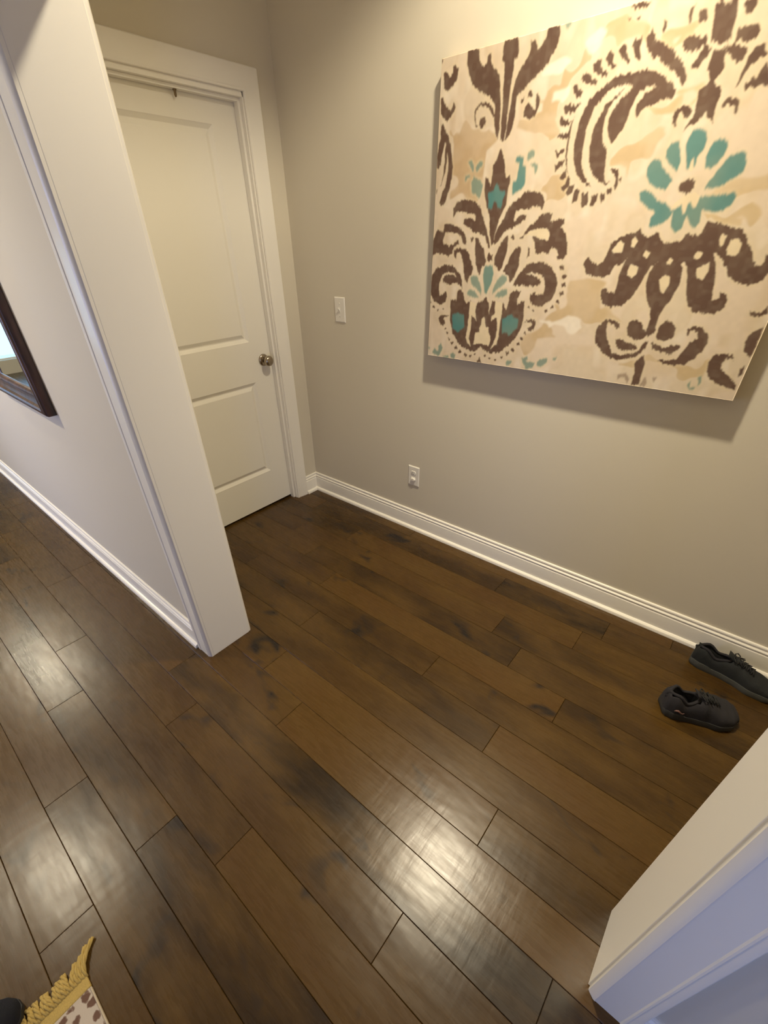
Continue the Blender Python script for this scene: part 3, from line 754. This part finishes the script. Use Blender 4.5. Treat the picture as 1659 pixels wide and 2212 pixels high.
    col = mixc(col, cr2, halo * 0.45)
    col = mixc(col, cr2 * 1.03, masks['c'] * 0.7)
    bf = np.clip(blur(masks['b'], 1, 1), 0, 1)
    bf = np.clip(bf * (0.92 + 0.14 * n3), 0, 1)
    col = mixc(col, mixc(np.ones(col.shape) * brown, brown2, np.clip(n2 * 0.7 + n3 * 0.3, 0, 1)), bf)
    col = mixc(col, brown2 * 1.5, blur(masks['f'], 1, 2) * 0.6)
    tl = mixc(np.ones(col.shape) * teal, teal2, np.clip(vnoise(0, 22, 10) * 1.4 - 0.4, 0, 1))
    col = mixc(col, tl, np.clip(blur(masks['t'], 1, 2), 0, 1) * 0.95)
    col = mixc(col, teal2, np.clip(blur(masks['g'], 1, 2), 0, 1) * 0.85)
    col = col * (0.97 + 0.06 * n3[..., None])
    # grid wraps round the four edges of the stretcher
    xs = np.concatenate(([0, 0], u, [1, 1])) * (X1 - X0) + X0
    zs = np.concatenate(([0, 0], v, [1, 1])) * (Z1 - Z0) + Z0
    GX, GY = len(xs), len(zs)
    XX, ZZ = np.meshgrid(xs, zs); YY = np.full(XX.shape, -D)
    YY[1, :] = YY[-2, :] = -D + 0.0015; YY[:, 1] = YY[:, -2] = -D + 0.0015
    YY[0, :] = YY[-1, :] = -0.0005; YY[:, 0] = YY[:, -1] = -0.0005
    ins = 0.0015
    XX[:, 2:-2] = np.clip(XX[:, 2:-2], X0 + ins, X1 - ins); ZZ[2:-2, :] = np.clip(ZZ[2:-2, :], Z0 + ins, Z1 - ins)
    co = np.stack([XX, YY, ZZ], -1).reshape(-1, 3)
    cg = np.pad(col, ((2, 2), (2, 2), (0, 0)), mode='edge').reshape(-1, 3)
    i = np.arange(GX - 1); j = np.arange(GY - 1); I, J = np.meshgrid(i, j); a = (J * GX + I).ravel()
    quads = np.stack([a, a + 1, a + 1 + GX, a + GX], -1)
    me = bpy.data.meshes.new('canvas_print')
    me.vertices.add(len(co)); me.vertices.foreach_set('co', co.ravel())
    me.loops.add(quads.size); me.loops.foreach_set('vertex_index', quads.ravel())
    me.polygons.add(len(quads)); me.polygons.foreach_set('loop_start', np.arange(0, quads.size, 4)); me.polygons.foreach_set('loop_total', np.full(len(quads), 4))
    me.update(calc_edges=True); me.validate()
    at = me.color_attributes.new('print', 'FLOAT_COLOR', 'POINT')
    at.data.foreach_set('color', np.concatenate([cg, np.ones((len(cg), 1))], 1).ravel())
    me.materials.append(PRINT)
    root = empty('canvas_painting', ((X0 + X1) / 2, 0, Z0))
    tag(root, 'large stretched canvas with brown and teal ikat floral print hanging on the greige wall', 'painting')
    o = bpy.data.objects.new('printed_canvas', me); C.objects.link(o); o.parent = root; o.location = (-(X0 + X1) / 2, 0, -Z0)
    w = 0.035
    X0 -= (X0 + X1) / 2 * 0
    cx = (X0 + X1) / 2
    hx = (X1 - X0) / 2; hz = Z1 - Z0
    st = boxes('stretcher_frame', [(-hx + .004, -hx + w, -0.022, -0.003, .004, hz - .004), (hx - w, hx - .004, -0.022, -0.003, .004, hz - .004),
                                   (-hx + w, hx - w, -0.022, -0.003, .004, w), (-hx + w, hx - w, -0.022, -0.003, hz - w, hz - .004)], simple('pine_stretcher', (0.5, 0.36, 0.2), 0.7, var=0.2, bscale=30), root)
canvas()

# ------------------------------------------------------------------ mirror on the hall wall
def mirror():
    xr, z0, wid, hgt = 0.0057, 0.902, 0.74, 0.98
    root = empty('wall_mirror', (xr - wid / 2, YH, z0))
    tag(root, 'dark walnut framed mirror on the hall wall left of the opening', 'mirror')
    prof = [(0.0, 0.0), (0.0, 0.030), (0.004, 0.037), (0.012, 0.042), (0.022, 0.0435), (0.030, 0.040), (0.036, 0.031), (0.046, 0.0275), (0.058, 0.0255), (0.066, 0.028), (0.072, 0.0285), (0.078, 0.024), (0.084, 0.016), (0.086, 0.008), (0.086, 0.0)]
    hw = wid / 2
    bm = bmesh.new(); rings = []
    for a, z, sa, sz in ((-hw, 0, 1, 1), (hw, 0, -1, 1), (hw, hgt, -1, -1), (-hw, hgt, 1, -1)):
        rings.append([bm.verts.new((a + sa * w, -d - 0.0005, z + sz * w)) for w, d in prof])
    n = len(prof)
    for q in range(4):
        A, B = rings[q], rings[(q + 1) % 4]
        for i in range(n): bm.faces.new((A[i], A[(i + 1) % n], B[(i + 1) % n], B[i]))
    obj('frame', bm, FRAME, root, autosmooth=30)
    boxes('mirror_glass', [(-hw + 0.080, hw - 0.080, -0.012, -0.006, 0.080, hgt - 0.080)], MIRROR, root)
    boxes('backing_board', [(-hw + 0.05, hw - 0.05, -0.0055, -0.001, 0.05, hgt - 0.05)], SUBFLOOR, root)
mirror()

# ------------------------------------------------------------------ shoes
MESH_K = simple('black_knit', (0.011, 0.0125, 0.013), 0.9, bump=0.9, bscale=700, var=0.35)
SUEDE_K = simple('charcoal_suede', (0.016, 0.0145, 0.018), 0.95, bump=0.5, bscale=500, var=0.25)
SOLE_G = simple('grey_rubber_sole', (0.060, 0.062, 0.055), 0.6, bump=0.2, bscale=150)
SOLE_K = simple('black_rubber_sole', (0.022, 0.022, 0.022), 0.6, bump=0.2, bscale=150)
LACE_K = simple('black_lace', (0.010, 0.010, 0.011), 0.8, bump=0.5, bscale=900)
LINING = simple('black_lining', (0.006, 0.006, 0.007), 0.95)
LOGO = simple('dull_pink_mark', (0.16, 0.085, 0.075), 0.6)

def interp(t, tab):
    for (a, va), (b, vb) in zip(tab[:-1], tab[1:]):
        if t <= b:
            f = (t - a) / (b - a); f = f * f * (3 - 2 * f)
            return va + (vb - va) * f
    return tab[-1][1]

def shoe(name, label, loc, rz, L=0.285, wide=1.0, upper=MESH_K, sole=SOLE_G, mark=False, flip=1, knit=False, hs=1.0):
    root = empty(name, loc, rz); tag(root, label, 'shoe')
    HW = [(0, 0.018), (0.03, 0.028), (0.12, 0.036), (0.35, 0.035), (0.50, 0.039), (0.70, 0.050), (0.85, 0.045), (0.95, 0.030), (1.0, 0.010)]
    TOP = [(0, 0.060), (0.04, 0.086), (0.12, 0.092), (0.25, 0.070), (0.38, 0.080), (0.46, 0.088), (0.55, 0.078), (0.70, 0.062), (0.85, 0.052), (0.94, 0.044), (1.0, 0.026)]
    CEN = [(0, 0.0), (0.4, -0.002), (0.75, 0.004), (1.0, 0.012)]
    TOP = [(a, 0.02 + (b - 0.02) * hs) for a, b in TOP]
    def cy(t): return interp(t, CEN) * flip
    NS, NR = 56, 33
    # sole: outline rings at several heights, slightly flared
    bm = bmesh.new(); rings = []
    ol = []
    M = 40
    for k in range(M + 1):
        t = k / M; ol.append((t * L, cy(t) + interp(t, HW) * wide + 0.004))
    for k in range(M, -1, -1):
        t = k / M; ol.append((t * L, cy(t) - interp(t, HW) * wide - 0.004))
    cen = (L * 0.5, cy(0.5))
    for z, s in ((0.0, 0.955), (0.004, 0.985), (0.012, 1.0), (0.020, 0.995), (0.026, 0.975)):
        ring = []
        for x, y in ol:
            t = x / L
            zz = z + (0.006 * max(0, (t - 0.8) / 0.2) ** 2 if z < 0.01 else 0.004 * max(0, (t - 0.8) / 0.2)) + (0.006 if z > 0.015 and t < 0.25 else 0)
            ring.append(bm.verts.new((cen[0] + (x - cen[0]) * s, cen[1] + (y - cen[1]) * s, zz)))
        rings.append(ring)
    n = len(ol)
    for A, B in zip(rings[:-1], rings[1:]):
        for i in range(n): bm.faces.new((A[i], A[(i + 1) % n], B[(i + 1) % n], B[i]))
    bm.faces.new(rings[0][::-1]); bm.faces.new(rings[-1])
    obj('sole', bm, sole, root, autosmooth=50)
    # upper with an open collar
    def section(t, open_):
        hw = interp(t, HW) * wide; h = interp(t, TOP); base = 0.020
        pts = []
        for k in range(NR):
            a = PI * k / (NR - 1)
            s = math.cos(a); q = math.sin(a)
            bul = 1.0 + 0.05 * math.sin(a * 2) ** 2
            y = hw * (abs(s) ** 0.75) * (1 if s > 0 else -1) * bul
            z = base + (h - base) * (q ** 0.72)
            w = 0.0
            if open_:
                rim = 0.58
                m = abs(y) / hw
                if m < rim:
                    w = min(1.0, (rim - m) / 0.22); w = w * w * (3 - 2 * w)
                    zc = 0.032
                    z = z * (1 - w) + zc * w
            pts.append((t * L, cy(t) + y, z))
        return pts
    bm = bmesh.new(); R = []
    for i in range(NS + 1):
        t = i / NS
        tt = 0.004 + 0.992 * t
        op = 0.05 < tt < 0.40
        R.append([bm.verts.new(p) for p in section(tt, op)])
    for A, B in zip(R[:-1], R[1:]):
        for k in range(NR - 1):
            f = bm.faces.new((A[k], A[k + 1], B[k + 1], B[k]))
            c = f.calc_center_median()
            t = c.x / L
            if 0.05 < t < 0.41 and abs(c.y - cy(t)) < interp(t, HW) * 0.52 and c.z < interp(t, TOP) - 0.004: f.material_index = 1
    bm.faces.new(R[0]); bm.faces.new(R[-1][::-1])
    up = obj('upper', bm, [upper, LINING], root, smooth=True)
    # padded collar
    bm = bmesh.new(); pts = []
    for k in range(33):
        a = 2 * PI * k / 32
        t = 0.225 - 0.182 * math.cos(a)
        h = interp(t, TOP) - 0.004
        y = cy(t) + math.sin(a) * interp(t, HW) * wide * 0.64
        pts.append((t * L, y, h))
    tube(bm, pts, 0.0055, 10)
    obj('collar', bm, upper if not knit else SUEDE_K, root, smooth=True)
    # tongue
    bm = bmesh.new()
    tp = []
    for i in range(9):
        f = i / 8; t = 0.60 - f * 0.26; x = t * L
        z = interp(max(t, 0.42), TOP) + 0.003 + 0.020 * max(0, f - 0.55) / 0.45
        wv = 0.013 + 0.006 * f
        tp.append([bm.verts.new((x, cy(t) + wv * s, z + dz - abs(s) * 0.004)) for s, dz in ((-1, 0), (-0.5, 0.001), (0, 0.0015), (0.5, 0.001), (1, 0), (0.9, -0.005), (0, -0.005), (-0.9, -0.005))])
    for A, B in zip(tp[:-1], tp[1:]):
        for k in range(8): bm.faces.new((A[k], A[(k + 1) % 8], B[(k + 1) % 8], B[k]))
    bm.faces.new(tp[0]); bm.faces.new(tp[-1][::-1])
    obj('tongue', bm, upper, root, smooth=True)
    # laces: crossing bars and a bow
    bm = bmesh.new()
    for i in range(5):
        t = 0.44 + i * 0.045; z = interp(t, TOP) + 0.006
        w = 0.019
        tube(bm, [(t * L, cy(t) - w, z - 0.006), (t * L + 0.003, cy(t) - w * .4, z + 0.0015), (t * L + 0.006, cy(t) + w * .4, z + 0.0015), (t * L + 0.010, cy(t) + w, z - 0.006)], 0.0024, 6)
        tube(bm, [(t * L, cy(t) + w, z - 0.006), (t * L + 0.003, cy(t) + w * .4, z + 0.003), (t * L + 0.006, cy(t) - w * .4, z + 0.003), (t * L + 0.010, cy(t) - w, z - 0.006)], 0.0024, 6)
    t = 0.42; z = interp(t, TOP) + 0.010; x = t * L
    for s in (-1, 1):
        tube(bm, [(x, cy(t), z), (x - 0.006, cy(t) + s * 0.012, z + 0.008), (x + 0.002, cy(t) + s * 0.027, z + 0.003), (x + 0.012, cy(t) + s * 0.026, z - 0.004), (x + 0.010, cy(t) + s * 0.010, z), (x, cy(t), z)], 0.0022, 6)
        tube(bm, [(x, cy(t), z), (x + 0.014, cy(t) + s * 0.010, z + 0.002), (x + 0.028, cy(t) + s * 0.026, z - 0.008)], 0.0020, 6)
    obj('laces', bm, LACE_K, root, smooth=True)
    # heel tab
    bm = bmesh.new(); tube(bm, [(0.010, cy(0), 0.060), (0.004, cy(0), 0.080), (0.008, cy(0), 0.094), (0.018, cy(0), 0.092)], [0.007, 0.008, 0.007, 0.005], 10)
    obj('heel_tab', bm, upper, root, smooth=True)
    if mark:
        bm = bmesh.new()
        pts = []
        for i in range(7):
            t = 0.10 + i * 0.022; hw = interp(t, HW) * wide * 1.05
            pts.append((t * L, cy(t) - hw * 0.985, 0.046 + 0.006 * math.sin(i)))
        tube(bm, pts, [0.001, 0.003, 0.004, 0.0035, 0.003, 0.002, 0.001], 6)
        obj('side_mark', bm, LOGO, root, smooth=True)
    return root
shoe('sneaker', 'charcoal sneaker on the open floor, the one farther from the baseboard', (2.330, -0.435, 0.0), math.radians(25), 0.255, 1.25, SUEDE_K, SOLE_K, mark=True, flip=1, hs=1.22)
shoe('sneaker', 'black laced sneaker with grey sole pushed against the baseboard', (2.372, -0.100, 0.0), math.radians(-4), 0.300, 1.0, MESH_K, SOLE_G, flip=-1, knit=True, hs=1.12)

# ------------------------------------------------------------------ rug with a yellow fringe
def rug_mat():
    m, nt, b = newmat('printed_rug_weave')
    L = nt.links.new
    tc = N(nt, 'ShaderNodeTexCoord')
    vor = N(nt, 'ShaderNodeTexVoronoi'); vor.inputs['Scale'].default_value = 34; vor.inputs['Randomness'].default_value = 0.55
    nz = N(nt, 'ShaderNodeTexNoise'); nz.inputs['Scale'].default_value = 60; nz.inputs['Detail'].default_value = 3
    ad = N(nt, 'ShaderNodeMath', operation='MULTIPLY_ADD')
    L(tc.outputs['Object'], vor.inputs['Vector']); L(tc.outputs['Object'], nz.inputs['Vector'])
    L(nz.outputs['Fac'], ad.inputs[0]); ad.inputs[1].default_value = 0.75; L(vor.outputs['Distance'], ad.inputs[2])
    cr = N(nt, 'ShaderNodeValToRGB'); e = cr.color_ramp.elements
    e[0].position = 0.63; e[0].color = (0.14, 0.075, 0.05, 1); e[1].position = 0.75; e[1].color = (0.50, 0.43, 0.36, 1)
    e2 = e.new(0.69); e2.color = (0.24, 0.17, 0.13, 1)
    L(ad.outputs[0], cr.inputs[0]); L(cr.outputs[0], b.inputs['Base Color']); b.inputs['Roughness'].default_value = 0.95
    wv = N(nt, 'ShaderNodeTexNoise'); wv.inputs['Scale'].default_value = 600; L(tc.outputs['Object'], wv.inputs['Vector'])
    bp = N(nt, 'ShaderNodeBump'); bp.inputs['Strength'].default_value = 0.6; bp.inputs['Distance'].default_value = 0.001
    L(wv.outputs['Fac'], bp.inputs['Height']); L(bp.outputs['Normal'], b.inputs['Normal'])
    return m
YELLOW = simple('yellow_cotton', (0.46, 0.325, 0.095), 0.9, bump=0.6, bscale=500, var=0.3)
HEM = simple('pale_hem', (0.50, 0.42, 0.30), 0.9, bump=0.4, bscale=500)
def rug():
    X0, X1, Y1, Y0 = 1.437, 2.65, -2.146, -2.72
    root = empty('floor_rug', (X0, (Y0 + Y1) / 2, 0.0))
    tag(root, 'small pale rug with brown flower print and yellow fringe at the bottom left', 'rug')
    ox, oy = X0, (Y0 + Y1) / 2
    boxes('rug_field', [(0.030, X1 - ox, Y0 - oy, Y1 - oy - 0.004, 0.0005, 0.0075)], rug_mat(), root, bevel=0.002)
    boxes('yellow_border', [(0.0, 0.032, Y0 - oy, Y1 - oy, 0.0005, 0.0088)], YELLOW, root, bevel=0.003)
    boxes('edge_binding', [(0.032, X1 - ox, Y1 - oy - 0.0045, Y1 - oy, 0.0005, 0.0095)], HEM, root, bevel=0.002)
    # fringe: twisted tassels leaning over one another, splayed at the corner
    random.seed(3)
    bm = bmesh.new()
    n = 66
    for i in range(n):
        f = i / (n - 1)
        y = (Y1 - oy) - 0.004 - f * (Y1 - Y0 - 0.008)
        last = max(0.0, 1 - i / 4.0)
        ln = random.uniform(0.042, 0.050) + 0.024 * last
        dy = random.uniform(-0.009, 0.009) + 0.040 * last
        hump = random.uniform(0.004, 0.010)
        for s in range(3):
            a0 = 2 * PI * s / 3; pts = []; rr = []
            for k in range(9):
                q = k / 8
                r = 0.0032
                tw = a0 + q * 7
                pts.append((0.006 - q * ln, y + dy * q * q + math.cos(tw) * r, 0.0045 + hump * math.sin(PI * min(1, q * 1.15)) * (1 - 0.3 * q) + math.sin(tw) * r * 0.8 + 0.0005))
                rr.append(0.0034 if k < 8 else 0.0040)
            pts = [(px, py, max(pz, 0.0036)) for px, py, pz in pts]
            tube(bm, pts, rr, 6)
    o = obj('fringe', bm, YELLOW, root, smooth=True); o['kind'] = 'stuff'
rug()
NAVY = simple('navy_knit', (0.0045, 0.0050, 0.0085), 0.95, bump=0.8, bscale=420, var=0.4)
def slipper():
    L = 0.27
    root = empty('slipper', (1.512, -2.492, 0.0), math.radians(126)); tag(root, 'dark navy rounded slipper toe standing on the yellow fringed rug', 'slipper')
    HW = [(0, 0.020), (0.1, 0.034), (0.4, 0.034), (0.7, 0.046), (0.88, 0.044), (0.96, 0.032), (1.0, 0.012)]
    bm = bmesh.new(); R = []
    for i in range(41):
        t = i / 40; hw = interp(t, HW); h = interp(t, [(0, 0.05), (0.1, 0.062), (0.35, 0.055), (0.5, 0.074), (0.7, 0.066), (0.9, 0.054), (0.97, 0.040), (1, 0.024)])
        ring = []
        for k in range(25):
            a = PI * k / 24; s = math.cos(a)
            y = hw * abs(s) ** 0.7 * (1 if s > 0 else -1); z = 0.020 + (h - 0.020) * math.sin(a) ** 0.7
            if 0.06 < t < 0.46 and abs(y) < hw * 0.7: z = 0.030
            ring.append(bm.verts.new((t * L, y, z)))
        R.append(ring)
    for A, B in zip(R[:-1], R[1:]):
        for k in range(24): bm.faces.new((A[k], A[k + 1], B[k + 1], B[k]))
    bm.faces.new(R[0]); bm.faces.new(R[-1][::-1])
    obj('upper', bm, NAVY, root, smooth=True)
    bm = bmesh.new(); ol = [(k / 30 * L, interp(k / 30, HW) + 0.002) for k in range(31)] + [(k / 30 * L, -interp(k / 30, HW) - 0.002) for k in range(30, -1, -1)]
    rings = [[bm.verts.new((x, y, z)) for x, y in ol] for z in (0.0096, 0.014, 0.023)]
    for A, B in zip(rings[:-1], rings[1:]):
        for i in range(len(ol)): bm.faces.new((A[i], A[(i + 1) % len(ol)], B[(i + 1) % len(ol)], B[i]))
    bm.faces.new(rings[0][::-1]); bm.faces.new(rings[-1])
    obj('sole', bm, SOLE_K, root, autosmooth=40)
slipper()

# ------------------------------------------------------------------ recessed ceiling lights
def can(x, y, label):
    root = empty('ceiling_light', (x, y, CEIL)); tag(root, label, 'ceiling light')
    bm = bmesh.new(); rings = []
    for r, z in ((0.095, 0.0), (0.095, -0.004), (0.090, -0.007), (0.078, -0.007), (0.074, -0.003), (0.074, -0.0005)):
        rings.append([bm.verts.new((r * math.cos(2 * PI * i / 40), r * math.sin(2 * PI * i / 40), z)) for i in range(40)])
    for A, B in zip(rings[:-1], rings[1:]):
        for i in range(40): bm.faces.new((A[i], A[(i + 1) % 40], B[(i + 1) % 40], B[i]))
    obj('trim_ring', bm, PLATE, root, autosmooth=40)
    bm = bmesh.new(); lathe(bm, [(0.074, -0.0005), (0.070, -0.0015), (0.001, -0.002)], 40, 'Z'); obj('lens', bm, LAMP, root, smooth=True)
can(*NOOK_CAN, 'round recessed ceiling light in the nook above the canvas')
can(*HALL_CAN, 'round recessed ceiling light far down the hall')
can(*NEAR_CAN, 'round recessed ceiling light in the hall near the opening')
